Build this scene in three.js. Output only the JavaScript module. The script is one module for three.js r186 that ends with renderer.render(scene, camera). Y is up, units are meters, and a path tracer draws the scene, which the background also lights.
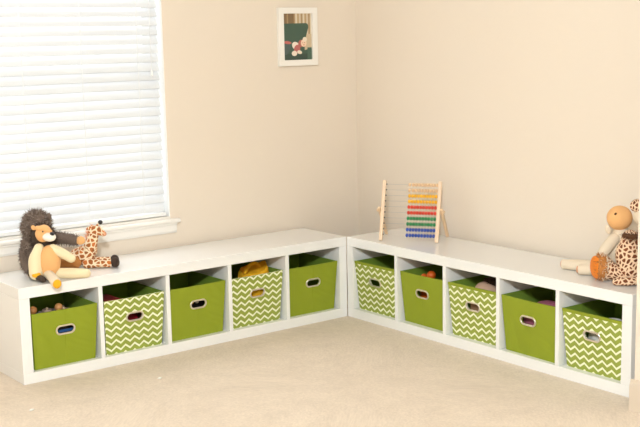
import * as THREE from 'three';
import { RoundedBoxGeometry } from 'three/addons/geometries/RoundedBoxGeometry.js';
import { mergeGeometries, mergeVertices } from 'three/addons/utils/BufferGeometryUtils.js';
import { ImprovedNoise } from 'three/addons/math/ImprovedNoise.js';
import { RectAreaLightUniformsLib } from 'three/addons/lights/RectAreaLightUniformsLib.js';

// ------------------------------------------------------------------ camera, sky, lights, exposure
const scene = new THREE.Scene();
const camera = new THREE.PerspectiveCamera(21.625, 640 / 427, 0.05, 60);
camera.position.set(-3.7159, 1.5088, 4.6149);
camera.rotation.order = 'YXZ';
camera.rotation.set(-0.1573, -0.655, -0.0201);

scene.background = new THREE.Color(0.95, 0.985, 1.0);          // bright overcast sky outside the window
scene.backgroundIntensity = 2.9;

const renderer = new THREE.WebGLRenderer({ antialias: true });
renderer.toneMapping = THREE.LinearToneMapping;
renderer.toneMappingExposure = 0.855;
renderer.shadowMap.enabled = true;
RectAreaLightUniformsLib.init();

const BOUNCE_LAMP = { pos: [-3.95, 2.72, 4.6], color: new THREE.Color(0.905, 1.0, 1.065), power: 62 };  // added source in place of camera flash bounced off the ceiling
const WINDOW_LIGHT = { color: new THREE.Color(0.95, 1.0, 1.05), nits: 1.75 };      // daylight coming through the blind

// ------------------------------------------------------------------ helpers
let seed = 1234567;
const rnd = () => { seed = (seed * 1664525 + 1013904223) >>> 0; return seed / 4294967296; };
const noise = new ImprovedNoise();
const used = {};
function numbered(name) {
  if (!(name in used)) { used[name] = 0; return name; }
  used[name]++;
  return name + '_' + String(used[name]).padStart(3, '0');
}
function thing(name, label, category, pos = [0, 0, 0], turn = 0, group) {
  const g = new THREE.Group();
  g.name = numbered(name);
  g.position.set(...pos); g.rotation.y = turn;
  g.userData = { label, category };
  if (group) g.userData.group = group;
  scene.add(g);
  return g;
}
function part(name, geometry, material, parent, pos, rot) {
  const m = new THREE.Mesh(geometry, material);
  m.name = name;
  if (pos) m.position.set(...pos);
  if (rot) m.rotation.set(...rot);
  m.castShadow = m.receiveShadow = true;
  parent.add(m);
  return m;
}
function struct(name, geometry, material, pos, rot) {
  const m = part(name, geometry, material, scene, pos, rot);
  m.userData.kind = 'structure';
  return m;
}
const box = (w, h, d) => new THREE.BoxGeometry(w, h, d);
const rbox = (w, h, d, r = 0.002, s = 2) => new RoundedBoxGeometry(w, h, d, s, r);
const V = (x, y, z) => new THREE.Vector3(x, y, z);

function std(color, roughness = 0.6, extra = {}) {
  const Mtl = 'clearcoat' in extra || 'sheen' in extra || 'transmission' in extra ? THREE.MeshPhysicalMaterial : THREE.MeshStandardMaterial;
  return new Mtl({ color, roughness, ...extra });
}
function dataTex(n, m, fn, srgb) {
  const a = new Uint8Array(n * m * 4);
  for (let j = 0; j < m; j++) for (let i = 0; i < n; i++) {
    const c = fn((i + 0.5) / n, (j + 0.5) / m), k = (j * n + i) * 4;
    a[k] = Math.max(0, Math.min(255, c[0])); a[k + 1] = Math.max(0, Math.min(255, c[1])); a[k + 2] = Math.max(0, Math.min(255, c[2])); a[k + 3] = 255;
  }
  const t = new THREE.DataTexture(a, n, m, THREE.RGBAFormat);
  t.wrapS = t.wrapT = THREE.RepeatWrapping;
  t.magFilter = THREE.LinearFilter; t.minFilter = THREE.LinearMipmapLinearFilter; t.generateMipmaps = true;
  if (srgb) t.colorSpace = THREE.SRGBColorSpace;
  t.needsUpdate = true;
  return t;
}
// tileable fractal noise on the unit square
function tnoise(u, v, f, z) {
  const a = u * 2 * Math.PI, b = v * 2 * Math.PI, R = f / (2 * Math.PI);
  return noise.noise(R * Math.cos(a) + 3.1 + z, R * Math.sin(a) + R * Math.cos(b) * 1.0 + 7.7, R * Math.sin(b) + 1.3 - z);
}
// a tapered limb swept along points, closed with round ends
function limb(pts, radii, seg = 18, sides = 14, endRound = 1) {
  const curve = new THREE.CatmullRomCurve3(pts.map((p) => V(...p)));
  const len = curve.getLength();
  const rAt = (t) => { const x = t * (radii.length - 1), i = Math.min(radii.length - 2, Math.floor(x)), f = x - i, s = f * f * (3 - 2 * f); return radii[i] * (1 - s) + radii[i + 1] * s; };
  const rings = [];
  const fr = curve.computeFrenetFrames(seg, false);
  const cap = 4;
  const add = (c, N, B, r, v) => rings.push({ c, N, B, r, v });
  const t0 = fr.tangents[0], t1 = fr.tangents[seg], p0 = curve.getPointAt(0), p1 = curve.getPointAt(1), r0 = radii[0], r1 = radii[radii.length - 1];
  for (let k = cap; k >= 1; k--) { const a = k / cap * Math.PI / 2; add(p0.clone().addScaledVector(t0, -Math.sin(a) * r0 * endRound), fr.normals[0], fr.binormals[0], Math.max(1e-4, r0 * Math.cos(a)), -Math.sin(a) * r0); }
  for (let i = 0; i <= seg; i++) add(curve.getPointAt(i / seg), fr.normals[i], fr.binormals[i], rAt(i / seg), len * i / seg);
  for (let k = 1; k <= cap; k++) { const a = k / cap * Math.PI / 2; add(p1.clone().addScaledVector(t1, Math.sin(a) * r1 * endRound), fr.normals[seg], fr.binormals[seg], Math.max(1e-4, r1 * Math.cos(a)), len + Math.sin(a) * r1); }
  const pos = [], uv = [], idx = [], mean = radii.reduce((a, b) => a + b) / radii.length;
  rings.forEach((R, j) => {
    for (let i = 0; i <= sides; i++) {
      const a = i / sides * 2 * Math.PI;
      const q = R.c.clone().addScaledVector(R.N, Math.cos(a) * R.r).addScaledVector(R.B, Math.sin(a) * R.r);
      pos.push(q.x, q.y, q.z); uv.push(i / sides * 2 * Math.PI * mean, R.v);
    }
  });
  for (let j = 0; j < rings.length - 1; j++) for (let i = 0; i < sides; i++) {
    const a = j * (sides + 1) + i, b = a + 1, c = a + sides + 1, d = c + 1;
    idx.push(a, b, c, b, d, c);
  }
  const g = new THREE.BufferGeometry();
  g.setAttribute('position', new THREE.Float32BufferAttribute(pos, 3));
  g.setAttribute('uv', new THREE.Float32BufferAttribute(uv, 2));
  g.setIndex(idx);
  g.computeVertexNormals();
  // weld the normals along the seam
  const nm = g.attributes.normal;
  for (let j = 0; j < rings.length; j++) { const a = j * (sides + 1), b = a + sides; const n = V(nm.getX(a) + nm.getX(b), nm.getY(a) + nm.getY(b), nm.getZ(a) + nm.getZ(b)).normalize(); nm.setXYZ(a, n.x, n.y, n.z); nm.setXYZ(b, n.x, n.y, n.z); }
  return g;
}
// a soft stuffed lump: an ellipsoid with gentle unevenness, uv in metres
function blob(rx, ry, rz, [x, y, z] = [0, 0, 0], rot, lump = 0.04, s = 24) {
  const g = new THREE.SphereGeometry(1, s, Math.round(s * 0.7));
  const p = g.attributes.position, uv = g.attributes.uv;
  for (let i = 0; i < p.count; i++) {
    const a = V(p.getX(i), p.getY(i), p.getZ(i));
    const k = 1 + lump * noise.noise(a.x * 1.7 + x * 30, a.y * 1.7 + y * 30, a.z * 1.7 + 5);
    p.setXYZ(i, a.x * rx * k, a.y * ry * k, a.z * rz * k);
    uv.setXY(i, uv.getX(i) * 2 * Math.PI * Math.max(rx, rz), uv.getY(i) * Math.PI * ry);
  }
  g.computeVertexNormals();
  if (rot) g.rotateX(rot[0]).rotateY(rot[1]).rotateZ(rot[2]);
  g.translate(x, y, z);
  return g;
}
// shaggy pile standing on a base shape, joined with it into one geometry
function furry(base, count, len, thick, droop = 0.5) {
  const src = base.index ? base.toNonIndexed() : base, P = src.attributes.position, N = src.attributes.normal, tris = P.count / 3;
  const cum = []; let tot = 0;
  const A = V(), B = V(), C = V();
  for (let t = 0; t < tris; t++) { A.fromBufferAttribute(P, t * 3); B.fromBufferAttribute(P, t * 3 + 1); C.fromBufferAttribute(P, t * 3 + 2); tot += B.clone().sub(A).cross(C.clone().sub(A)).length(); cum.push(tot); }
  const pos = [];
  for (let k = 0; k < count; k++) {
    const r = rnd() * tot; let lo = 0, hi = tris - 1;
    while (lo < hi) { const m = (lo + hi) >> 1; if (cum[m] < r) lo = m + 1; else hi = m; }
    A.fromBufferAttribute(P, lo * 3); B.fromBufferAttribute(P, lo * 3 + 1); C.fromBufferAttribute(P, lo * 3 + 2);
    let u = rnd(), v = rnd(); if (u + v > 1) { u = 1 - u; v = 1 - v; }
    const q = A.clone().addScaledVector(B.clone().sub(A), u).addScaledVector(C.clone().sub(A), v);
    const n = V(N.getX(lo * 3), N.getY(lo * 3), N.getZ(lo * 3));
    const dir = n.clone().add(V((rnd() - 0.5) * 0.9, (rnd() - 0.5) * 0.9 - droop, (rnd() - 0.5) * 0.9)).normalize();
    const side = V(rnd() - 0.5, rnd() - 0.5, rnd() - 0.5).cross(dir).normalize(), s2 = side.clone().cross(dir);
    const L = len * (0.6 + 0.8 * rnd()), tip = q.clone().addScaledVector(dir, L);
    const b = [0, 1, 2].map((i) => q.clone().addScaledVector(n, -0.002).addScaledVector(side, Math.cos(i * 2.094) * thick).addScaledVector(s2, Math.sin(i * 2.094) * thick));
    for (const [i, j] of [[0, 1], [1, 2], [2, 0]]) pos.push(b[i].x, b[i].y, b[i].z, b[j].x, b[j].y, b[j].z, tip.x, tip.y, tip.z);
  }
  const g = new THREE.BufferGeometry();
  g.setAttribute('position', new THREE.Float32BufferAttribute(pos, 3));
  g.computeVertexNormals();
  const plain = src.clone(); plain.deleteAttribute('uv');
  return mergeGeometries([plain, g]);
}
const joined = (list) => mergeGeometries(list.map((g) => { const q = g.index ? g.toNonIndexed() : g.clone(); return q; }));
// a slab between two quadrilaterals (each four corners, same turning sense)
function slab(a, b) {
  const q = [...a, ...b].map((p) => V(...p));
  const f = [[0, 1, 2, 3], [7, 6, 5, 4], [1, 0, 4, 5], [2, 1, 5, 6], [3, 2, 6, 7], [0, 3, 7, 4]];
  const pos = [], uv = [];
  for (const [i, j, k, l] of f) {
    const e1 = q[j].clone().sub(q[i]), e2 = q[l].clone().sub(q[i]);
    const w = e1.length(), h = e2.length(), t = [[0, 0], [w, 0], [w, h], [0, h]];
    for (const [m, s] of [[i, 0], [j, 1], [k, 2], [i, 0], [k, 2], [l, 3]]) { pos.push(q[m].x, q[m].y, q[m].z); uv.push(...t[s]); }
  }
  const g = new THREE.BufferGeometry();
  g.setAttribute('position', new THREE.Float32BufferAttribute(pos, 3));
  g.setAttribute('uv', new THREE.Float32BufferAttribute(uv, 2));
  g.computeVertexNormals();
  return g;
}
function stadium(w, h, T = THREE.Shape) {
  const s = new T(), r = h / 2, x = w / 2 - r;
  s.moveTo(-x, -r); s.lineTo(x, -r); s.absarc(x, 0, r, -Math.PI / 2, Math.PI / 2, false); s.lineTo(-x, r); s.absarc(-x, 0, r, Math.PI / 2, Math.PI * 1.5, false);
  return s;
}

// ------------------------------------------------------------------ materials
const wallBump = dataTex(256, 256, (u, v) => { const n = 128 + 60 * tnoise(u, v, 40, 0) + 50 * tnoise(u, v, 90, 2); return [n, n, n]; });
wallBump.repeat.set(1.4, 1.4);
const M = {};
M.wall = std(new THREE.Color(0.77, 0.67, 0.555), 0.85, { bumpMap: wallBump, bumpScale: 0.0006 });
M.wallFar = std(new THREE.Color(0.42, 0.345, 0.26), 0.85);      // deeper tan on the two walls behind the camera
M.ceiling = std(new THREE.Color(0.60, 0.57, 0.52), 0.9);
M.trim = std(new THREE.Color(0.82, 0.79, 0.74), 0.4);
M.base = std(new THREE.Color(0.64, 0.54, 0.43), 0.45);  // tan baseboards, darkened further so the colour carries the shadow by the wall return
M.sill = std(new THREE.Color(0.84, 0.80, 0.74), 0.35);
const carpetCol = dataTex(512, 512, (u, v) => {
  const n = 0.5 * tnoise(u, v, 9, 0) + 0.5 * tnoise(u, v, 26, 3), g = (rnd() - 0.5) * 10 + 9 * tnoise(u, v, 120, 1);
  const k = 9 * n + g;
  return [222 + k, 206 + k, 187 + k * 0.95];
}, true);
const carpetBump = dataTex(512, 512, (u, v) => { const n = 128 + (rnd() - 0.5) * 110 + 60 * tnoise(u, v, 100, 1) + 40 * tnoise(u, v, 22, 5); return [n, n, n]; });
carpetCol.repeat.set(1 / 1.3, 1 / 1.3); carpetBump.repeat.set(1 / 1.3, 1 / 1.3);
M.carpet = std(0xffffff, 1, { map: carpetCol, bumpMap: carpetBump, bumpScale: 0.0016 });
M.lacquer = std(new THREE.Color(0.85, 0.84, 0.815), 0.22, { clearcoat: 0.4, clearcoatRoughness: 0.15 });
M.slat = std(new THREE.Color(0.85, 0.86, 0.87), 0.5, { transmission: 0.2, thickness: 0 });
M.slat.roughness = 0.9;
M.cord = std(new THREE.Color(0.93, 0.93, 0.93), 0.9);
M.vinyl = std(new THREE.Color(0.88, 0.88, 0.87), 0.4);
M.glass = std(0xffffff, 0.02, { transmission: 1, thickness: 0, ior: 1.5 });
M.frameWhite = std(new THREE.Color(0.86, 0.82, 0.75), 0.4);
// cloth of the bins
const wrinkle = dataTex(256, 256, (u, v) => { const n = 128 + 90 * tnoise(u, v + 0.4 * u, 5, 0) + 45 * tnoise(u + v, v, 9, 4) + (rnd() - 0.5) * 6; return [n, n, n]; });
wrinkle.repeat.set(1 / 0.45, 1 / 0.45);
const GREEN = new THREE.Color().setStyle('rgb(137,149,28)');
M.green = std(GREEN, 0.9, { bumpMap: wrinkle, bumpScale: 0.006, sheen: 0.15, sheenRoughness: 0.6, sheenColor: new THREE.Color(0.6, 0.7, 0.2) });
M.lining = std(new THREE.Color().setStyle('rgb(112,140,40)'), 0.95);
const chevron = dataTex(256, 256, (u, v) => {
  const tri = Math.abs(2 * (u - Math.floor(u)) - 1) * 0.58;
  let w = v - tri; w -= Math.floor(w);
  const d = Math.abs(w - 0.5), k = Math.max(0, Math.min(1, (0.165 - d) / 0.025 + 0.5));
  const g = [146, 158, 62], h = [238, 238, 208];
  return g.map((c, i) => c + (h[i] - c) * k);
}, true);
chevron.repeat.set(1 / 0.0495, 1 / 0.0325);
M.chevron = std(0xffffff, 0.9, { map: chevron, bumpMap: wrinkle, bumpScale: 0.003 });
M.steel = std(new THREE.Color(0.80, 0.74, 0.66), 0.28, { metalness: 0.9 });
M.wood = std(new THREE.Color(0.78, 0.55, 0.34), 0.5);
M.woodPale = std(new THREE.Color(0.80, 0.60, 0.42), 0.45);
M.dark = std(new THREE.Color(0.04, 0.03, 0.025), 0.4);

// ------------------------------------------------------------------ the room
const BACK = -0.41, RIGHT = 0.43, LEFT = -6.4, FRONT = 7.6, TOP = 3.0, TH = 0.14;
const WIN = { x0: -2.02, x1: -0.837, y0: 0.588, y1: 2.08 };
const PIER = { x: -0.11, z: 1.96 };
{
  const g = box(RIGHT - LEFT + 2 * TH, 0.12, FRONT - BACK + 2 * TH);
  const p = g.attributes.position, uv = g.attributes.uv;
  for (let i = 0; i < p.count; i++) uv.setXY(i, p.getX(i), p.getZ(i));
  struct('floor', g, M.carpet, [(RIGHT + LEFT) / 2, -0.06, (FRONT + BACK) / 2]);
  struct('ceiling', box(RIGHT - LEFT + 2 * TH, 0.12, FRONT - BACK + 2 * TH), M.ceiling, [(RIGHT + LEFT) / 2, TOP + 0.06, (FRONT + BACK) / 2]);
  const s = new THREE.Shape();
  s.moveTo(LEFT - TH, 0); s.lineTo(RIGHT + TH, 0); s.lineTo(RIGHT + TH, TOP); s.lineTo(LEFT - TH, TOP); s.closePath();
  const h = new THREE.Path();
  h.moveTo(WIN.x0, WIN.y0); h.lineTo(WIN.x0, WIN.y1); h.lineTo(WIN.x1, WIN.y1); h.lineTo(WIN.x1, WIN.y0); h.closePath();
  s.holes.push(h);
  struct('wall_back', new THREE.ExtrudeGeometry(s, { depth: TH, bevelEnabled: false }), M.wall, [0, 0, BACK - TH]);
  const wallBox = (w, hh, d) => { const b = box(w, hh, d), q = b.attributes.position, t = b.attributes.uv, n = b.attributes.normal; for (let i = 0; i < q.count; i++) t.setXY(i, Math.abs(n.getX(i)) > 0.5 ? q.getZ(i) : q.getX(i), q.getY(i)); return b; };
  struct('wall_right', wallBox(TH, TOP, PIER.z - BACK), M.wall, [RIGHT + TH / 2, TOP / 2, (PIER.z + BACK) / 2]);
  struct('wall_right_return', wallBox(RIGHT + TH - PIER.x, TOP, FRONT - PIER.z), M.wall, [(RIGHT + TH + PIER.x) / 2, TOP / 2, (FRONT + PIER.z) / 2]);
  struct('wall_left', wallBox(TH, TOP, FRONT - BACK), M.wallFar, [LEFT - TH / 2, TOP / 2, (FRONT + BACK) / 2]);
  struct('wall_front', wallBox(RIGHT - LEFT + 2 * TH, TOP, TH), M.wallFar, [(RIGHT + LEFT) / 2, TOP / 2, FRONT + TH / 2]);
  // skirting: a board with a stepped, rounded top, 13 cm tall
  const prof = (len) => {
    const q = new THREE.Shape();
    q.moveTo(0, 0); q.lineTo(0.014, 0); q.lineTo(0.014, 0.095); q.quadraticCurveTo(0.013, 0.112, 0.008, 0.118); q.lineTo(0.006, 0.13); q.lineTo(0, 0.13); q.closePath();
    return new THREE.ExtrudeGeometry(q, { depth: len, bevelEnabled: false, curveSegments: 5 });
  };
  struct('baseboard_back', prof(RIGHT - LEFT), M.base, [LEFT, 0, BACK], [0, 0, 0]).rotation.set(0, -Math.PI / 2, 0);
  scene.getObjectByName('baseboard_back').position.set(RIGHT, 0, BACK);
  struct('baseboard_right', prof(PIER.z - BACK - 0.03), M.base, [RIGHT, 0, PIER.z - 0.015], [0, Math.PI, 0]);
  struct('baseboard_return', prof(FRONT - PIER.z + 0.014), M.base, [PIER.x, 0, FRONT], [0, Math.PI, 0]);
  struct('baseboard_return_end', prof(RIGHT - PIER.x), M.base, [PIER.x, 0, PIER.z], [0, Math.PI / 2, 0]);
}
// window in the back wall: vinyl frame, two sashes, glass, stool and apron
{
  const w = new THREE.Group(); w.name = 'window_1'; w.userData = { kind: 'structure', label: 'bright window behind the white blind' };
  scene.add(w);
  const { x0, x1, y0, y1 } = WIN, zf = BACK - 0.115, W = x1 - x0, H = y1 - y0, cx = (x0 + x1) / 2, cy = (y0 + y1) / 2;
  const bar = 0.045;
  for (const [px, py, bw, bh] of [[x0 + bar / 2, cy, bar, H], [x1 - bar / 2, cy, bar, H], [cx, y0 + bar / 2, W - 2 * bar, bar], [cx, y1 - bar / 2, W - 2 * bar, bar], [cx, cy, W - 2 * bar, bar]])
    part('window_frame', rbox(bw, bh, 0.045, 0.003), M.vinyl, w, [px, py, zf]);
  for (const s of [-1, 1]) part('pane', box(W - 2 * bar, H / 2 - 1.5 * bar, 0.004), M.glass, w, [cx, cy + s * (H / 4 - bar / 4), zf]);
  // white jamb boards lining the opening
  for (const k of [0, 1]) part('jamb', box(0.006, H, 0.088), M.vinyl, w, [k ? x1 - 0.003 : x0 + 0.003, cy, BACK - 0.0465]);
  part('jamb', box(W - 0.012, 0.006, 0.088), M.vinyl, w, [cx, y1 - 0.003, BACK - 0.0465]);
  // stool: board with a rounded nose, reaching past the opening on both sides; apron with a moulded foot
  const st = new THREE.Shape();
  st.moveTo(0, 0); st.lineTo(0.022, 0); st.absarc(0.022, 0.011, 0.011, -Math.PI / 2, Math.PI / 2, false); st.lineTo(0, 0.022); st.closePath();
  const gs = new THREE.ExtrudeGeometry(st, { depth: W + 0.085, bevelEnabled: false, curveSegments: 8 });
  part('sill_nose', gs, M.sill, w, [x1 + 0.0425, y0 - 0.022, BACK], [0, -Math.PI / 2, 0]);
  part('sill_board', box(W, 0.012, 0.09), M.sill, w, [cx, y0 + 0.0062, BACK - 0.0449]);
  const ap = new THREE.Shape();
  ap.moveTo(0, 0); ap.lineTo(0.012, 0); ap.lineTo(0.016, 0.012); ap.lineTo(0.015, 0.034); ap.quadraticCurveTo(0.016, 0.042, 0.022, 0.046); ap.lineTo(0.022, 0.052); ap.lineTo(0, 0.052); ap.closePath();
  const ga = new THREE.ExtrudeGeometry(ap, { depth: W + 0.055, bevelEnabled: false, curveSegments: 6 });
  part('apron', ga, M.sill, w, [x1 + 0.0275, y0 - 0.022 - 0.052, BACK], [0, -Math.PI / 2, 0]);
}

{
  const r = new THREE.RectAreaLight(WINDOW_LIGHT.color, WINDOW_LIGHT.nits, WIN.x1 - WIN.x0 - 0.03, WIN.y1 - WIN.y0 - 0.06);
  r.name = 'window_daylight'; r.position.set((WIN.x0 + WIN.x1) / 2, (WIN.y0 + WIN.y1) / 2, BACK + 0.004); r.rotation.y = Math.PI;
  scene.getObjectByName('window_1').add(r);
}

// ------------------------------------------------------------------ shelf units
const UNIT = { L: 1.854, H: 0.44, D: 0.39, t: 0.05, d: 0.021, c: 0.334 };
function shelfUnit(label, pos, turn) {     // origin at the front left bottom corner; x runs along the front, the body lies at -z
  const u = thing('shelf_unit', label, 'shelf', pos, turn);
  const { L, H, D, t, d, c } = UNIT;
  part('top_panel', rbox(L, t, D, 0.0022), M.lacquer, u, [L / 2, H - t / 2, -D / 2]);
  part('bottom_panel', rbox(L, t, D, 0.0022), M.lacquer, u, [L / 2, t / 2, -D / 2]);
  for (const x of [t / 2, L - t / 2]) part('side_panel', rbox(t, H - 2 * t, D - 0.0006, 0.0016), M.lacquer, u, [x, H / 2, -D / 2]);
  for (let i = 1; i < 5; i++) part('divider', rbox(d, H - 2 * t, D - 0.002, 0.0014), M.lacquer, u, [t + i * c + (i - 0.5) * d, H / 2, -D / 2]);
  return u;
}
shelfUnit('low white five-cube shelf under the window with the lion toy on top', [-UNIT.L + 0.004, 0, 0], 0);
shelfUnit('low white five-cube shelf on the right wall with the abacus on top', [0.006, 0, 0.001], -Math.PI / 2);

// ------------------------------------------------------------------ fabric bins
const BIN = { wt: 0.161, wb: 0.149, h: 0.263, zt: 0, zb: -0.022, dt: -0.352, db: -0.338, th: 0.006, hy: 0.168 };
const binGeo = (() => {
  const { wt, wb, h, zt, zb, dt, db, th, hy } = BIN;
  const hs = Math.hypot(h, zt - zb), lean = Math.atan2(zt - zb, h);
  const s = new THREE.Shape();
  s.moveTo(-wb, 0); s.lineTo(wb, 0); s.lineTo(wt, hs); s.quadraticCurveTo(0, hs - 0.004, -wt, hs); s.closePath();
  const hole = new THREE.Path(stadium(0.085, 0.036).getPoints(10).map((p) => new THREE.Vector2(p.x, p.y + hy)));
  s.holes.push(hole);
  const front = new THREE.ExtrudeGeometry(s, { depth: th, bevelEnabled: false, curveSegments: 10 });
  front.translate(0, 0, -th); front.rotateX(lean); front.translate(0, 0, zb);
  const side = (k) => slab(
    [[k * wb, 0, zb - th], [k * wb, 0, db], [k * wt, h, dt], [k * wt, h, zt - th]].map((p) => [...p]),
    [[k * (wb - th), 0, zb - th], [k * (wb - th), 0, db], [k * (wt - th), h, dt], [k * (wt - th), h, zt - th]]);
  const back = slab([[-wb + th, 0, db], [wb - th, 0, db], [wt - th, h, dt], [-wt + th, h, dt]], [[-wb + th, 0, db + th], [wb - th, 0, db + th], [wt - th, h, dt + th], [-wt + th, h, dt + th]]);
  const bottom = box(2 * wb - 2 * th, th, zb - th - db - th);
  bottom.translate(0, th / 2, (zb - th + db + th) / 2);
  const o = stadium(0.092, 0.043), i = new THREE.Path(stadium(0.0835, 0.0345).getPoints(12));
  o.holes.push(i);
  const rim = new THREE.ExtrudeGeometry(o, { depth: 0.002, bevelEnabled: true, bevelThickness: 0.002, bevelSize: 0.002, bevelSegments: 3, curveSegments: 14 });
  rim.translate(0, hy, 0.002); rim.rotateX(lean); rim.translate(0, 0, zb);
  const hem = slab([[-wt - 0.0004, h - 0.013, zt - 0.0002], [wt + 0.0004, h - 0.013, zt - 0.0002], [wt + 0.0004, h + 0.001, zt + 0.0012], [-wt - 0.0004, h + 0.001, zt + 0.0012]], [[-wt - 0.0004, h - 0.013, zt - th - 0.002], [wt + 0.0004, h - 0.013, zt - th - 0.002], [wt + 0.0004, h + 0.001, zt - th - 0.001], [-wt - 0.0004, h + 0.001, zt - th - 0.001]]);
  return { hem, front, sideL: side(-1), sideR: side(1), back, bottom, rim };
})();
function bin(kind, label, pos, turn, group, hem) {
  const b = thing('fabric_bin', label, 'storage bin', pos, turn, group);
  const cloth = kind === 'plain' ? M.green : M.chevron;
  part('front_panel', binGeo.front, cloth, b);
  part('side_panel', binGeo.sideL, M.lining, b); part('side_panel', binGeo.sideR, M.lining, b);
  part('back_panel', binGeo.back, M.lining, b);
  part('bottom_panel', binGeo.bottom, M.lining, b);
  if (hem) part('hem', binGeo.hem, M.green, b);
  part('handle_rim', binGeo.rim, M.steel, b).userData.label = 'oval metal rim around the handle hole';
  return b;
}
const cellX = (i) => UNIT.t + i * (UNIT.c + UNIT.d) + UNIT.c / 2;
const leftBins = [
  ['plain', 'plain green fabric bin with wooden dolls, leftmost in the shelf under the window', 0, -0.006, 0.01],
  ['chevron', 'green and white chevron bin with a red toy, under the window', 0, -0.008, 0.02],
  ['plain', 'plain green fabric bin in the middle cube of the shelf under the window', -0.002, -0.012, 0.02],
  ['chevron', 'green and white chevron bin with a yellow bag in it', -0.002, -0.014, 0.02],
  ['plain', 'plain green fabric bin at the corner end of the shelf under the window', 0.0, -0.012, -0.01],
];
const rightBins = [
  ['chevron', 'green and white chevron bin nearest the room corner, below the abacus', -0.004, -0.01, 0],
  ['plain', 'plain green fabric bin with orange toy knobs showing above its rim', 0, -0.015, -0.01],
  ['chevron', 'green and white chevron bin in the middle cube of the right-hand shelf', 0, -0.014, 0.015],
  ['plain', 'plain green fabric bin with a pink ball, in the right-hand shelf', 0, -0.006, -0.015],
  ['chevron', 'green and white chevron bin in the rightmost cube, below the spotted plush', 0, -0.012, -0.02],
];
const frames = [];
leftBins.forEach(([k, l, dx, dz, a], i) => { const p = [-UNIT.L + 0.004 + cellX(i) + dx, UNIT.t, dz]; frames.push([p, a]); bin(k, l, p, a, 'green fabric bins in the shelf under the window'); });
rightBins.forEach(([k, l, dx, dz, a], i) => { const p = [0.006 - dz, UNIT.t, 0.001 + cellX(i) + dx]; frames.push([p, -Math.PI / 2 + a]); bin(k, l, p, -Math.PI / 2 + a, 'green fabric bins in the right-hand shelf', k === 'chevron'); });
// place a thing at a point of a bin's own frame (x along the front, y up from the bin's underside, z towards the room)
function inBin(n, [x, y, z]) {
  const [p, a] = frames[n], c = Math.cos(a), s = Math.sin(a);
  return [[p[0] + c * x + s * z, p[1] + y, p[2] - s * x + c * z], a];
}

// ------------------------------------------------------------------ toys in the bins
const B0 = 0.0062;
{ // bin 0: blue box with a grey board and wooden dolls on it
  const [p, a] = inBin(0, [0.0, B0, -0.165]);
  const bx = thing('toy_box', 'dark toy box with a blue stripe behind the leftmost bin handle', 'box', p, a);
  const blue = std(0x3b2e24, 0.6), cream = std(0x3a66a0, 0.5);
  part('body', rbox(0.24, 0.17, 0.22, 0.004), blue, bx, [0, 0.085, 0]);
  part('lid', rbox(0.246, 0.02, 0.226, 0.004), cream, bx, [0, 0.18, 0]);
  part('stripe', box(0.2, 0.012, 0.003), cream, bx, [0, 0.143, 0.1115]);
  const [p2, a2] = inBin(0, [0.05, B0 + 0.1902, -0.185]);
  const tr = thing('puzzle_board', 'greyish wooden puzzle board lying in the leftmost green bin', 'puzzle', p2, a2 + 0.12);
  const grey = std(0x9a8a7e, 0.7);
  part('board', rbox(0.13, 0.014, 0.14, 0.004), grey, tr, [0, 0.007, 0]);
  for (const [x, z, r] of [[0.02, 0.02, 0.03], [-0.036, -0.036, 0.022], [0.04, -0.04, 0.018]]) {
    const pc = part('puzzle_piece', new THREE.CylinderGeometry(r, r, 0.01, 20), std(0xb99b86, 0.6), tr, [x, 0.019, z]);
    part('knob', new THREE.SphereGeometry(0.006, 10, 8), M.wood, pc, [0, 0.009, 0]);
  }
  const dollProfile = [[0, 0], [0.014, 0], [0.016, 0.006], [0.0155, 0.02], [0.010, 0.032], [0.008, 0.036]].map(([x, y]) => new THREE.Vector2(x, y));
  const dollBody = new THREE.LatheGeometry(dollProfile, 20), head = new THREE.SphereGeometry(0.0145, 18, 14);
  const wood2 = std(0xb9793f, 0.5), wood3 = std(0xc98d55, 0.5);
  [['tan wooden peg doll at the left rim of the leftmost bin', [-0.109, B0 + 0.1902, -0.10], wood2],
   ['tan wooden peg doll in the middle of the leftmost bin', [0.004, B0 + 0.1902, -0.075], wood3]].forEach(([l, q, m]) => {
    const [pp, aa] = inBin(0, [q[0], q[1], q[2]]);
    const d = thing('peg_doll', l, 'doll', pp, aa, 'wooden peg dolls in the leftmost bin');
    d.scale.setScalar(1.25);
    part('body', dollBody, m, d);
    part('head', head, m, d, [0, 0.048, 0]);
  });
}
{ // bin 1: dark red toy truck standing on end
  const [p, a] = inBin(1, [-0.04, B0, -0.15]);
  const t = thing('toy_truck', 'dark red toy truck with black wheels inside the chevron bin', 'toy truck', p, a);
  const red = std(0x7d1420, 0.4);
  part('body', rbox(0.19, 0.17, 0.16, 0.012, 3), red, t, [0, 0.11, 0]);
  part('cab', rbox(0.10, 0.05, 0.14, 0.012, 3), red, t, [-0.035, 0.215, 0]);
  part('window_band', rbox(0.08, 0.022, 0.145, 0.004), M.dark, t, [-0.035, 0.217, 0]);
  for (const x of [-0.06, 0.06]) for (const z of [-0.07, 0.07]) part('wheel', new THREE.CylinderGeometry(0.03, 0.03, 0.022, 20), M.dark, t, [x, 0.03, z], [Math.PI / 2, 0, 0]);
  const [pb, ab] = inBin(1, [0.09, B0, -0.1]);
  const bl = thing('wooden_block', 'brown wooden block seen through the handle of the red toy bin', 'block', pb, ab);
  part('body', rbox(0.04, 0.19, 0.06, 0.004), std(0x8a5a35, 0.6), bl, [0, 0.095, 0]);
}
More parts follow.
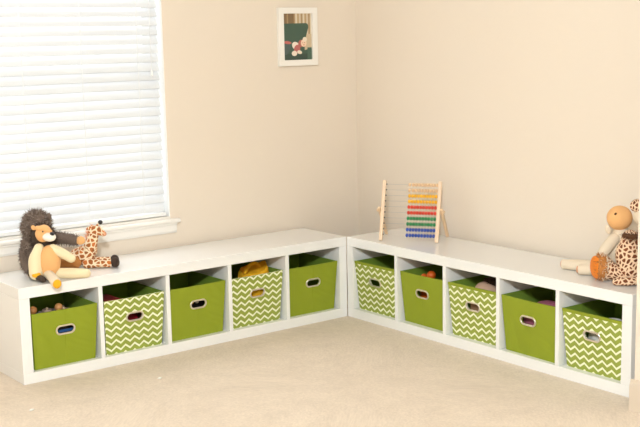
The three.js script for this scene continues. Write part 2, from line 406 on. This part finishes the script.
{ // bin 2: black toy radio with bright dials behind the handle hole
  const [p, a] = inBin(2, [0, B0, -0.12]);
  const t = thing('toy_radio', 'black toy with white and yellow dials behind the middle bin handle', 'toy', p, a);
  part('body', rbox(0.2, 0.2, 0.1, 0.012, 3), std(0x1d1712, 0.5), t, [0, 0.1, 0]);
  for (const [x, c] of [[-0.03, 0xe8e2d4], [0, 0xd9a531], [0.03, 0xe8e2d4]]) part('dial', new THREE.CylinderGeometry(0.010, 0.012, 0.008, 20), std(c, 0.4), t, [x, 0.16, 0.054], [Math.PI / 2, 0, 0]);
}
{ // bin 3: soft yellow bag with a loop handle
  const [p, a] = inBin(3, [0.062, B0, -0.122]);
  const t = thing('cloth_bag', 'soft yellow cloth bag with a loop handle in the chevron bin', 'bag', p, a);
  const yellow = std(0xe8ab08, 0.85);
  const g = new THREE.LatheGeometry([[0.001, 0], [0.065, 0], [0.075, 0.03], [0.078, 0.12], [0.080, 0.2], [0.080, 0.245], [0.078, 0.262], [0.072, 0.26], [0.074, 0.235], [0.05, 0.225], [0.001, 0.222]].map(([x, y]) => new THREE.Vector2(x, y)), 48);
  const q = g.attributes.position;
  for (let i = 0; i < q.count; i++) { const x = q.getX(i), y = q.getY(i), z = q.getZ(i), k = 1 + 0.11 * noise.noise(x * 22 + 3, y * 16, z * 22) + 0.05 * noise.noise(x * 60, y * 40, z * 60); q.setXYZ(i, x * k, y + (y > 0.15 ? 0.22 * x : 0) + (y > 0.15 ? 0.03 * noise.noise(x * 18 + 9, 1, z * 18) : 0), z * k); }
  g.computeVertexNormals();
  part('body', g, yellow, t);
  part('handle', new THREE.TubeGeometry(new THREE.CatmullRomCurve3([V(-0.045, 0.235, -0.02), V(-0.02, 0.272, -0.02), V(0.02, 0.285, -0.02), V(0.055, 0.26, -0.02)]), 20, 0.009, 8), yellow, t);
}
{ // bin 6: orange toy with round knobs
  const [p, a] = inBin(6, [-0.075, B0, -0.125]);
  const t = thing('stacking_toy', 'orange toy with two round knobs poking above a plain green bin', 'toy', p, a);
  const orange = std(0xe0620f, 0.5);
  part('body', new THREE.LatheGeometry([[0.001, 0], [0.058, 0], [0.06, 0.02], [0.05, 0.1], [0.045, 0.195], [0.02, 0.205], [0.001, 0.206]].map(([x, y]) => new THREE.Vector2(x, y)), 28), orange, t);
  part('knob', new THREE.SphereGeometry(0.023, 22, 16), orange, t, [0.018, 0.233, 0.005]);
  part('knob', new THREE.SphereGeometry(0.017, 22, 16), orange, t, [-0.03, 0.218, 0.01]);
  const [pb, ab] = inBin(6, [0.06, B0, -0.12]);
  const bl = thing('wooden_block', 'brown wooden block behind the handle of the orange toy bin', 'block', pb, ab);
  part('body', rbox(0.1, 0.19, 0.06, 0.004), std(0xa5744c, 0.6), bl, [0, 0.095, 0]);
}
{ // bin 7: doll with a beige head and brown hair
  const [p, a] = inBin(7, [-0.035, B0, -0.14]);
  const t = thing('soft_doll', 'soft doll with a beige head and brown hair in the chevron bin', 'doll', p, a);
  const beige = std(0xcaa58c, 0.85), hair = std(0x4a3322, 0.9);
  part('body', limb([[0, 0.055, 0], [0, 0.12, 0], [0, 0.17, 0]], [0.055, 0.06, 0.04]), std(0xb98f78, 0.9), t);
  part('head', blob(0.062, 0.05, 0.055, [0, 0.21, 0.005]), beige, t);
  part('hair', furry(blob(0.045, 0.022, 0.045, [0.01, 0.252, -0.03]), 250, 0.014, 0.002), hair, t);
  const [pb, ab] = inBin(7, [0.0, B0, -0.06]);
  const bl = thing('wooden_block', 'tan wooden block behind the handle of the soft doll bin', 'block', pb, ab);
  part('body', rbox(0.12, 0.19, 0.02, 0.004), std(0xb48a66, 0.6), bl, [0, 0.095, 0]);
}
{ // bin 8: pink ball; bin 9: white ball
  for (const [n, q, r, c, l, w] of [[8, [-0.02, 0, -0.16], 0.113, 0xb5687a, 'pink toy ball inside a plain green bin', 0.14], [9, [0.0, 0, -0.145], 0.108, 0xe9e5de, 'white toy ball seen through the handle of the rightmost bin', 0.08]]) {
    const [p, a] = inBin(n, [q[0], B0, q[2]]);
    const t = thing('toy_ball', l, 'ball', p, a);
    part('ball', new THREE.SphereGeometry(r, 40, 28), std(c, 0.5), t, [0, r, 0]);
    part('seam', new THREE.TorusGeometry(r, 0.0012, 6, 60), std(n === 8 ? 0x7c3a4a : 0x9b948a, 0.6), t, [0, r, 0], [0.3, w * 4, 0]);
  }
}

// ------------------------------------------------------------------ window blind
{
  const x0 = WIN.x0 + 0.012, x1 = WIN.x1 - 0.016, W = x1 - x0, cx = (x0 + x1) / 2, zc = BACK - 0.036, pitch = 0.0452, n = 31, y0 = WIN.y0 + 0.062;
  const b = thing('window_blind', 'white horizontal slat blind covering the bright window', 'blind', [cx, WIN.y0 + 0.0124, zc], 0);
  const oy = WIN.y0 + 0.0124;
  // slat: a shallow crowned strip 50 mm deep
  const half = 0.025, s = new THREE.Shape(), crown = 0.0035, th = 0.0026;
  s.moveTo(-half, 0); s.quadraticCurveTo(0, 2 * crown, half, 0); s.lineTo(half, th); s.quadraticCurveTo(0, 2 * crown + th, -half, th); s.closePath();
  const g = new THREE.ExtrudeGeometry(s, { depth: W, bevelEnabled: false, curveSegments: 5 });
  g.translate(0, -0.002, -W / 2); g.rotateY(-Math.PI / 2);      // depth of the slat along z, length along x
  for (let i = 0; i < n; i++) part('slat', g, M.slat, b, [0, y0 + i * pitch - oy, 0], [1.04, 0, 0]);
  part('bottom_rail', rbox(W, 0.02, 0.046, 0.004), M.vinyl, b, [0, 0.012, 0]);
  part('head_rail', rbox(W, 0.055, 0.056, 0.004), M.vinyl, b, [0, WIN.y1 - 0.03 - oy, 0.001]);
  for (const lx of [-0.978, -1.285, -1.59, -1.88]) {
    const hgt = WIN.y1 - 0.06 - oy - 0.02;
    for (const k of [-1, 1]) part('ladder_cord', box(0.0035, hgt, 0.001), M.cord, b, [lx - cx, 0.02 + hgt / 2, k * 0.0215]);
  }
  // lift cord with its tassel
  const cord = part('lift_cord', new THREE.CylinderGeometry(0.0015, 0.0015, 0.72, 6), M.cord, b, [-0.905 - cx, 1.70 - oy, 0.026]);
  part('tassel', new THREE.LatheGeometry([[0.001, 0.03], [0.004, 0.028], [0.007, 0], [0.001, 0]].map(([x, y]) => new THREE.Vector2(x, y)), 12), M.vinyl, cord, [0, -0.375, 0]);
}

// ------------------------------------------------------------------ framed photograph
{
  const w = 0.262, h = 0.314, bw = 0.0315, p = thing('picture_frame', 'white framed photograph hanging on the wall beside the corner', 'picture', [0.004, 1.508, BACK + 0.001], 0);
  const s = new THREE.Shape(); s.moveTo(-w / 2, -h / 2); s.lineTo(w / 2, -h / 2); s.lineTo(w / 2, h / 2); s.lineTo(-w / 2, h / 2); s.closePath();
  const iw = w / 2 - bw, ih = h / 2 - bw + 0.002, q = new THREE.Path(); q.moveTo(-iw, -ih); q.lineTo(-iw, ih); q.lineTo(iw, ih); q.lineTo(iw, -ih); q.closePath(); s.holes.push(q);
  part('frame', new THREE.ExtrudeGeometry(s, { depth: 0.018, bevelEnabled: true, bevelSize: 0.0015, bevelThickness: 0.0015, bevelSegments: 2 }), M.frameWhite, p, [0, 0, 0.002]);
  const c = document.createElement('canvas'); c.width = 190; c.height = 248;
  const x = c.getContext('2d');
  x.fillStyle = '#c9b393'; x.fillRect(0, 0, 190, 248);
  for (let i = 0; i < 190; i += 12) { x.fillStyle = ['#b89a72', '#cfc0a4', '#a98b64', '#d8cbb2'][(i / 12) % 4]; x.fillRect(i, 0, 12, 110); }
  x.fillStyle = '#7d6445'; x.fillRect(0, 0, 74, 60); x.fillStyle = '#a2855c'; x.fillRect(28, 0, 10, 60);
  x.fillStyle = '#3f5748'; x.beginPath(); x.moveTo(0, 54); x.lineTo(150, 52); x.quadraticCurveTo(172, 54, 168, 78); x.lineTo(142, 150); x.lineTo(142, 196); x.lineTo(190, 184); x.lineTo(190, 248); x.lineTo(0, 248); x.closePath(); x.fill();
  x.fillStyle = '#4b6553'; x.fillRect(160, 182, 30, 66);
  x.fillStyle = '#35493e'; x.fillRect(0, 214, 160, 34);
  x.fillStyle = '#4a5a56'; x.beginPath(); x.ellipse(22, 180, 26, 40, 0.3, 0, 7); x.fill();
  const e = (col, a, b, r1, r2, t = 0) => { x.fillStyle = col; x.beginPath(); x.ellipse(a, b, r1, r2, t, 0, Math.PI * 2); x.fill(); };
  e('#b9635c', 30, 154, 26, 8, 0.1); e('#e6d9c9', 84, 172, 26, 20, 0.5); e('#b6635d', 92, 190, 20, 24, 0.4); e('#ead9c6', 74, 212, 18, 14, 0); e('#e7d6c2', 108, 206, 16, 10, 0.2);
  e('#b06257', 118, 160, 18, 20, 0.3); e('#e9c9ad', 136, 158, 19, 20, 0); e('#e2d5c0', 144, 138, 14, 12, 0.3); e('#6b4a3c', 130, 157, 2.2, 2.2); e('#6b4a3c', 142, 156, 2.2, 2.2); e('#b5695a', 137, 168, 5, 2.4);
  const t = new THREE.CanvasTexture(c); t.colorSpace = THREE.SRGBColorSpace;
  part('photo_print', new THREE.PlaneGeometry(2 * iw, 2 * ih), new THREE.MeshStandardMaterial({ map: t, roughness: 0.35 }), p, [0, 0, 0.008]);
  part('backing', box(w - 0.02, h - 0.02, 0.005), M.wood, p, [0, 0, 0.0035]);
}

// ------------------------------------------------------------------ abacus
{
  const A = V(0.056, 0.44, 0.222), Bq = V(0.222, 0.44, 0.472), along = Bq.clone().sub(A), span = along.length();
  const turn = Math.atan2(-along.z, along.x);
  const ab = thing('abacus', 'wooden abacus with ten rows of coloured beads on the right-hand shelf', 'abacus', [A.x, 0.4405, A.z], turn);
  // local: x along the rows, z towards the room, y up; the uprights lean back
  const lean = -0.31, h = 0.322;
  const fr = [];
  const up = rbox(0.019, h, 0.016, 0.004, 3);
  const upright = (x) => part('upright', up, M.woodPale, ab, [x, h / 2 * Math.cos(lean) + 0.001, h / 2 * Math.sin(lean)], [lean, 0, 0]);
  upright(0); upright(span);
  const cols = [0xe6c196, 0xe6c196, 0xf2b705, 0xf2b705, 0xdb3a22, 0xdb3a22, 0x1f8a4c, 0x1f8a4c, 0x2c4fa8, 0x2c4fa8].map((c) => std(c, 0.3, { clearcoat: 0.4 }));
  const wireM = std(new THREE.Color(0.55, 0.53, 0.5), 0.35, { metalness: 0.8 });
  const bead = new THREE.SphereGeometry(0.0105, 14, 10); bead.scale(0.74, 1, 1);
  const wire = new THREE.CylinderGeometry(0.0009, 0.0009, span - 0.016, 6); wire.rotateZ(Math.PI / 2);
  const peg = new THREE.CylinderGeometry(0.0032, 0.0032, 0.006, 8); peg.rotateZ(Math.PI / 2);
  for (let r = 0; r < 10; r++) {
    const d = h - 0.0195 - r * 0.0298, y = d * Math.cos(lean), z = d * Math.sin(lean);
    part('wire', wire, wireM, ab, [span / 2, y, z]);
    part('wire_stop', peg, M.dark, ab, [0.0122, y, z]);
    for (let k = 0; k < 10; k++) part('bead', bead, cols[r], ab, [span - 0.0178 - k * 0.0158 - (k > 8 && r < 2 ? 0.003 : 0), y, z]);
  }
  // folding stand behind: a leg pivoting outside each upright
  const py = 0.155, pz = Math.sin(lean) * py / Math.cos(lean) ;
  for (const s of [-1, 1]) {
    const x = s < 0 ? -0.0175 : span + 0.0175, top = V(x, py + 0.015, pz + 0.012), foot = V(x, 0.004, -0.185), dv = foot.clone().sub(top), L = dv.length();
    const leg = part('stand_leg', rbox(0.015, L, 0.016, 0.004, 3), M.wood, ab, [x, (top.y + foot.y) / 2, (top.z + foot.z) / 2], [Math.atan2(-dv.z, -dv.y), 0, 0]);
    part('pivot_knob', new THREE.SphereGeometry(0.0085, 12, 10), M.wood, ab, [x + s * 0.009, py, pz]);
  }
}

// ------------------------------------------------------------------ plush toys
const plush = (c) => std(c, 0.95, { sheen: 0.3, sheenRoughness: 0.8, sheenColor: new THREE.Color(c).lerp(new THREE.Color(1, 1, 1), 0.4) });
const P = { tan: plush(0xe5ae72), cream: plush(0xe9d7b0), white: plush(0xe0cfb6), yellow: plush(0xeaa81c), shag: std(0x6d5d52, 1), mane: std(0x42352c, 1), nose: std(0x1c1613, 0.5), brown: plush(0x5b3a20), orange: plush(0xdd7c1e), saddle: plush(0xb4753a), rose: plush(0xd99a74) };
// spots: rounded cells with pale gaps (giraffe), or loose blots (leopard); a tile of matter-colour only
function cellTex(size, count, gap, a, b, jitter, keep = 1) {
  const pts = [];
  const n = Math.round(Math.sqrt(count));
  for (let j = 0; j < n; j++) for (let i = 0; i < n; i++) pts.push([(i + 0.5 + (rnd() - 0.5) * jitter) / n, (j + 0.5 + (rnd() - 0.5) * jitter) / n, rnd() < keep, rnd()]);
  return dataTex(size, size, (u, v) => {
    let d1 = 9, d2 = 9, w = pts[0];
    for (const p of pts) {
      let dx = Math.abs(u - p[0]), dy = Math.abs(v - p[1]); dx = Math.min(dx, 1 - dx); dy = Math.min(dy, 1 - dy);
      const d = Math.hypot(dx, dy); if (d < d1) { d2 = d1; d1 = d; w = p; } else if (d < d2) d2 = d;
    }
    const k = w[2] ? Math.max(0, Math.min(1, ((d2 - d1) * n - gap) / 0.08 + 0.5)) : 0, t = 0.85 + 0.3 * w[3];
    return a.map((c, i) => c + (b[i] * t - c) * k);
  }, true);
}
const girTex = cellTex(256, 25, 0.26, [240, 218, 184], [176, 100, 46], 0.7); girTex.repeat.set(1 / 0.115, 1 / 0.115);
const leoTex = cellTex(256, 49, 0.3, [232, 200, 166], [118, 60, 30], 0.8, 0.95); leoTex.repeat.set(1 / 0.13, 1 / 0.13);
P.giraffe = std(0xffffff, 0.95, { map: girTex });
P.leopard = std(0xffffff, 0.95, { map: leoTex });
const TURN = -0.655, SH = 0.4403;

{ // shaggy dark ape behind the lion; local x runs right in the picture, z towards the camera
  const t = thing('shaggy_plush', 'shaggy dark grey-brown plush toy sitting behind the lion, arm reaching the giraffe', 'plush toy', [-1.652, SH, -0.194], TURN);
  const body = joined([blob(0.062, 0.11, 0.06, [-0.022, 0.112, -0.02])]);
  part('body', furry(body, 900, 0.018, 0.0028), P.shag, t);
  part('head', furry(blob(0.066, 0.075, 0.06, [-0.016, 0.228, -0.015]), 900, 0.014, 0.0028, 0.3), P.shag, t);
  part('fur_tips', furry(blob(0.064, 0.073, 0.058, [-0.016, 0.229, -0.015]), 420, 0.019, 0.0022, 0.3), std(0x9c8c80, 1), t).userData.label = 'lighter grey-brown fur tips';
  part('ear', furry(blob(0.014, 0.018, 0.012, [0.043, 0.272, -0.01]), 80, 0.006, 0.002, 0.2), P.shag, t);
  const arm = part('arm', furry(limb([[0.03, 0.165, -0.035], [0.09, 0.168, -0.03], [0.155, 0.160, -0.02]], [0.032, 0.026, 0.023]), 420, 0.013, 0.0025), P.shag, t);
  part('hand', blob(0.022, 0.02, 0.018, [0.183, 0.158, -0.015]), P.tan, arm);
  const arm2 = part('arm', furry(limb([[-0.062, 0.16, -0.01], [-0.075, 0.09, 0.01], [-0.055, 0.035, 0.03]], [0.024, 0.022, 0.02]), 300, 0.012, 0.0025), P.shag, t);
  part('leg', furry(limb([[-0.03, 0.03, 0.0], [-0.03, 0.028, 0.06], [0.0, 0.026, 0.12], [0.046, 0.016, 0.164]], [0.03, 0.022, 0.015, 0.013]), 160, 0.004, 0.0018), P.mane, t);
}
{ // lion
  const t = thing('plush_lion', 'tan and cream plush lion with a dark mane and yellow paws', 'plush toy', [-1.638, SH, -0.184], TURN);
  part('body', blob(0.052, 0.08, 0.044, [0.042, 0.079, 0.092], [0, 0, -0.12], 0.03), P.tan, t);
  part('mane', furry(blob(0.056, 0.062, 0.034, [0.012, 0.19, 0.052]), 520, 0.016, 0.0028), P.mane, t);
  const head = part('head', blob(0.036, 0.040, 0.034, [0.022, 0.212, 0.085], [0, 0, -0.35], 0.02), P.tan, t);
  part('brow', limb([[0.0, 0.238, 0.098], [0.03, 0.236, 0.108], [0.058, 0.224, 0.104]], [0.012, 0.013, 0.009]), P.tan, head);
  part('muzzle', blob(0.031, 0.021, 0.025, [0.052, 0.199, 0.106], [0, 0, -0.12], 0.02), plush(0xf3ece0), head);
  part('nose', blob(0.011, 0.0075, 0.010, [0.071, 0.216, 0.124], [0, 0, -0.4], 0.02, 14), P.nose, head);
  part('ear', blob(0.010, 0.012, 0.006, [-0.020, 0.240, 0.092], [0, 0, 0.4], 0.02, 14), P.tan, head);
  part('eye', new THREE.SphereGeometry(0.0035, 10, 8), P.nose, head, [0.028, 0.226, 0.119]);
  const arm = part('arm', limb([[0.0, 0.145, 0.094], [-0.014, 0.095, 0.112], [-0.012, 0.036, 0.124]], [0.023, 0.031, 0.031], 18, 16), P.cream, t);
  part('paw_pad', blob(0.021, 0.014, 0.010, [-0.006, 0.034, 0.146], [-0.3, 0.1, 0], 0.02, 14), P.yellow, arm);
  const arm2 = part('arm', limb([[0.062, 0.142, 0.09], [0.105, 0.122, 0.10], [0.146, 0.098, 0.105]], [0.021, 0.022, 0.020]), P.cream, t);
  const leg = part('leg', limb([[0.035, 0.03, 0.105], [0.065, 0.027, 0.16], [0.102, 0.012, 0.226]], [0.022, 0.021, 0.023], 18, 16, 0.5), P.white, t);
  part('paw_pad', blob(0.019, 0.021, 0.008, [0.108, 0.010, 0.238], [0.1, 0.45, 0], 0.02, 14), P.yellow, leg);
  part('leg', limb([[0.085, 0.028, 0.09], [0.15, 0.026, 0.088], [0.206, 0.024, 0.085]], [0.024, 0.024, 0.021]), P.cream, t);
}
{ // giraffe beside the lion
  const t = thing('plush_giraffe', 'small spotted plush giraffe with dark hooves next to the lion', 'plush toy', [-1.408, SH, -0.231], TURN);
  part('body', limb([[-0.04, 0.05, -0.005], [0.0, 0.062, 0.0], [0.02, 0.085, 0.0]], [0.042, 0.048, 0.036], 18, 20), P.giraffe, t);
  part('neck', limb([[0.018, 0.08, 0.0], [0.033, 0.13, 0.004], [0.045, 0.165, 0.006]], [0.036, 0.029, 0.024], 14, 16), P.giraffe, t);
  const head = part('head', limb([[0.040, 0.176, 0.006], [0.062, 0.176, 0.010], [0.087, 0.164, 0.013]], [0.025, 0.024, 0.015], 14, 16), P.giraffe, t);
  part('muzzle', blob(0.012, 0.011, 0.012, [0.094, 0.161, 0.014], null, 0.02, 14), P.rose, head);
  part('eye', new THREE.SphereGeometry(0.0045, 10, 8), P.nose, head, [0.071, 0.186, 0.026]);
  part('horn', limb([[0.05, 0.19, 0.006], [0.062, 0.203, 0.006], [0.069, 0.211, 0.006]], [0.006, 0.005, 0.005], 8, 10), P.giraffe, head);
  part('horn_tip', blob(0.0115, 0.011, 0.010, [0.077, 0.216, 0.006], null, 0.02, 14), P.nose, head);
  part('ear', blob(0.016, 0.006, 0.006, [0.024, 0.192, 0.022], [0, 0, 0.5], 0.02, 14), P.giraffe, head);
  part('mane', furry(limb([[0.004, 0.12, -0.002], [0.018, 0.165, 0.0], [0.032, 0.196, 0.002]], [0.005, 0.006, 0.005], 10, 8), 160, 0.016, 0.0016, -0.2), P.rose, t);
  for (const [z, dx] of [[0.03, 0], [-0.03, -0.012]]) {
    const leg = part('leg', limb([[0.012, 0.024, z], [0.065 + dx, 0.022, z], [0.115 + dx, 0.022, z]], [0.026, 0.020, 0.020], 14, 16), P.giraffe, t);
    part('hoof', blob(0.022, 0.025, 0.023, [0.142 + dx, 0.0255, z], null, 0.02, 16), std(0x3b2c22, 0.95), leg);
  }
  part('hind_leg', limb([[-0.045, 0.03, 0.035], [-0.075, 0.028, 0.045], [-0.10, 0.028, 0.05]], [0.030, 0.027, 0.025], 12, 14), P.saddle, t);
}
{ // cream toy with a tan muzzle, behind the spotted one
  const t = thing('cream_plush', 'cream plush toy with a round tan head and outstretched legs', 'plush toy', [0.24, SH, 1.60], TURN);
  part('body', blob(0.055, 0.085, 0.05, [0.01, 0.085, -0.01], null, 0.03), P.white, t);
  part('head', blob(0.056, 0.054, 0.05, [0.002, 0.262, 0.005], [0, 0, -0.15], 0.02, 28), P.tan, t);
  part('eye', blob(0.0065, 0.005, 0.004, [-0.026, 0.286, 0.042], [0, 0, 0.6], 0, 12), P.brown, t);
  part('neck', limb([[0.012, 0.15, -0.01], [0.012, 0.21, -0.01], [0.014, 0.25, -0.015]], [0.04, 0.034, 0.03]), P.white, t);
  part('ear', blob(0.014, 0.02, 0.01, [-0.046, 0.212, 0.0], [0, 0, 0.3], 0.02, 14), P.white, t);
  part('arm', limb([[-0.02, 0.17, 0.01], [-0.05, 0.14, 0.02], [-0.082, 0.10, 0.03]], [0.026, 0.026, 0.024]), P.white, t);
  for (const [x, z] of [[-0.200, -0.180], [-0.157, -0.054]]) {
    const leg = part('leg', limb([[-0.01, 0.032, z * 0.3], [-0.09, 0.027, z * 0.6], [x, 0.0235, z]], [0.032, 0.027, 0.023], 18, 16, 0.25), P.white, t);
    part('hoof_sole', blob(0.005, 0.016, 0.012, [x - 0.006, 0.024, z - 0.002], [0, -0.5, 0], 0.02, 16), P.rose, leg);
  }
}
{ // spotted leopard in front of it
  const t = thing('spotted_plush', 'brown spotted plush toy with an orange paw at the right shelf end', 'plush toy', [0.186, SH, 1.709], TURN);
  part('body', limb([[0.0, 0.052, 0.0], [-0.008, 0.12, -0.01], [0.0, 0.19, -0.02]], [0.052, 0.056, 0.036], 18, 24), P.leopard, t);
  part('collar', furry(limb([[-0.035, 0.208, 0.012], [0.0, 0.204, 0.03], [0.04, 0.214, 0.02]], [0.009, 0.011, 0.009], 10, 10), 120, 0.012, 0.002, 0.3), P.brown, t);
  const head = part('head', blob(0.06, 0.052, 0.052, [0.072, 0.285, -0.02], null, 0.03), P.white, t);
  part('ear', blob(0.032, 0.028, 0.02, [0.024, 0.332, -0.01], [0, 0, 0.3], 0.02, 18), P.leopard, head);
  const leg = part('leg', limb([[-0.01, 0.042, 0.0], [-0.06, 0.042, -0.03], [-0.106, 0.056, -0.05]], [0.042, 0.036, 0.052], 16, 20, 0.4), P.leopard, t);
  part('paw_fur', furry(limb([[-0.100, 0.060, -0.05], [-0.114, 0.060, -0.05], [-0.130, 0.060, -0.05]], [0.053, 0.055, 0.052], 6, 24, 0.2), 320, 0.012, 0.0026, 0), P.saddle, leg);
  part('paw_fur', furry(limb([[-0.096, 0.060, -0.05], [-0.108, 0.060, -0.05], [-0.120, 0.060, -0.05]], [0.052, 0.053, 0.05], 6, 24, 0.2), 220, 0.014, 0.0028, 0), P.white, leg);
  part('paw_pad', blob(0.014, 0.050, 0.045, [-0.138, 0.060, -0.048], [0, 0.25, 0], 0.04, 20), P.orange, leg);
  part('tail', limb([[0.02, 0.022, 0.06], [-0.03, 0.020, 0.07], [-0.08, 0.018, 0.062]], [0.018, 0.018, 0.015]), P.leopard, t);
}

// ------------------------------------------------------------------ scraps on the carpet
for (const [x, z, l] of [[-1.965, 0.35, 'tiny white paper scrap on the carpet near the lower left'], [-1.342, 0.319, 'tiny white paper scrap on the carpet below the chevron bin']]) {
  const t = thing('paper_scrap', l, 'scrap', [x, 0.0005, z], 0.4);
  part('paper', blob(0.012, 0.004, 0.008, [0, 0.004, 0], null, 0.5, 10), std(0xf7f3ea, 0.9), t);
}

// ------------------------------------------------------------------ added globe lamp standing in for flash bounced off the ceiling
{
  const t = thing('added_bounce_lamp', 'added round white globe standing in for flash bounced off the ceiling', 'lamp', [BOUNCE_LAMP.pos[0], TOP, BOUNCE_LAMP.pos[2]], 0);
  part('canopy', new THREE.CylinderGeometry(0.09, 0.09, 0.03, 32), M.trim, t, [0, -0.0152, 0]);
  part('stem', new THREE.CylinderGeometry(0.015, 0.015, 0.1, 16), M.steel, t, [0, -0.08, 0]);
  const em = new THREE.MeshStandardMaterial({ color: 0xffffff, emissive: BOUNCE_LAMP.color, emissiveIntensity: 3, roughness: 0.4 });
  part('globe', new THREE.SphereGeometry(0.18, 32, 24), em, t, [0, BOUNCE_LAMP.pos[1] - TOP, 0]);
  const p = new THREE.PointLight(BOUNCE_LAMP.color, BOUNCE_LAMP.power, 0, 2);
  p.name = 'bounce_light'; p.position.set(0, BOUNCE_LAMP.pos[1] - TOP, 0); p.castShadow = true; p.shadow.radius = 8.5;
  t.add(p);
}
scene.traverse((o) => { if (o.isMesh) { o.castShadow = true; o.receiveShadow = true; } });
renderer.render(scene, camera);
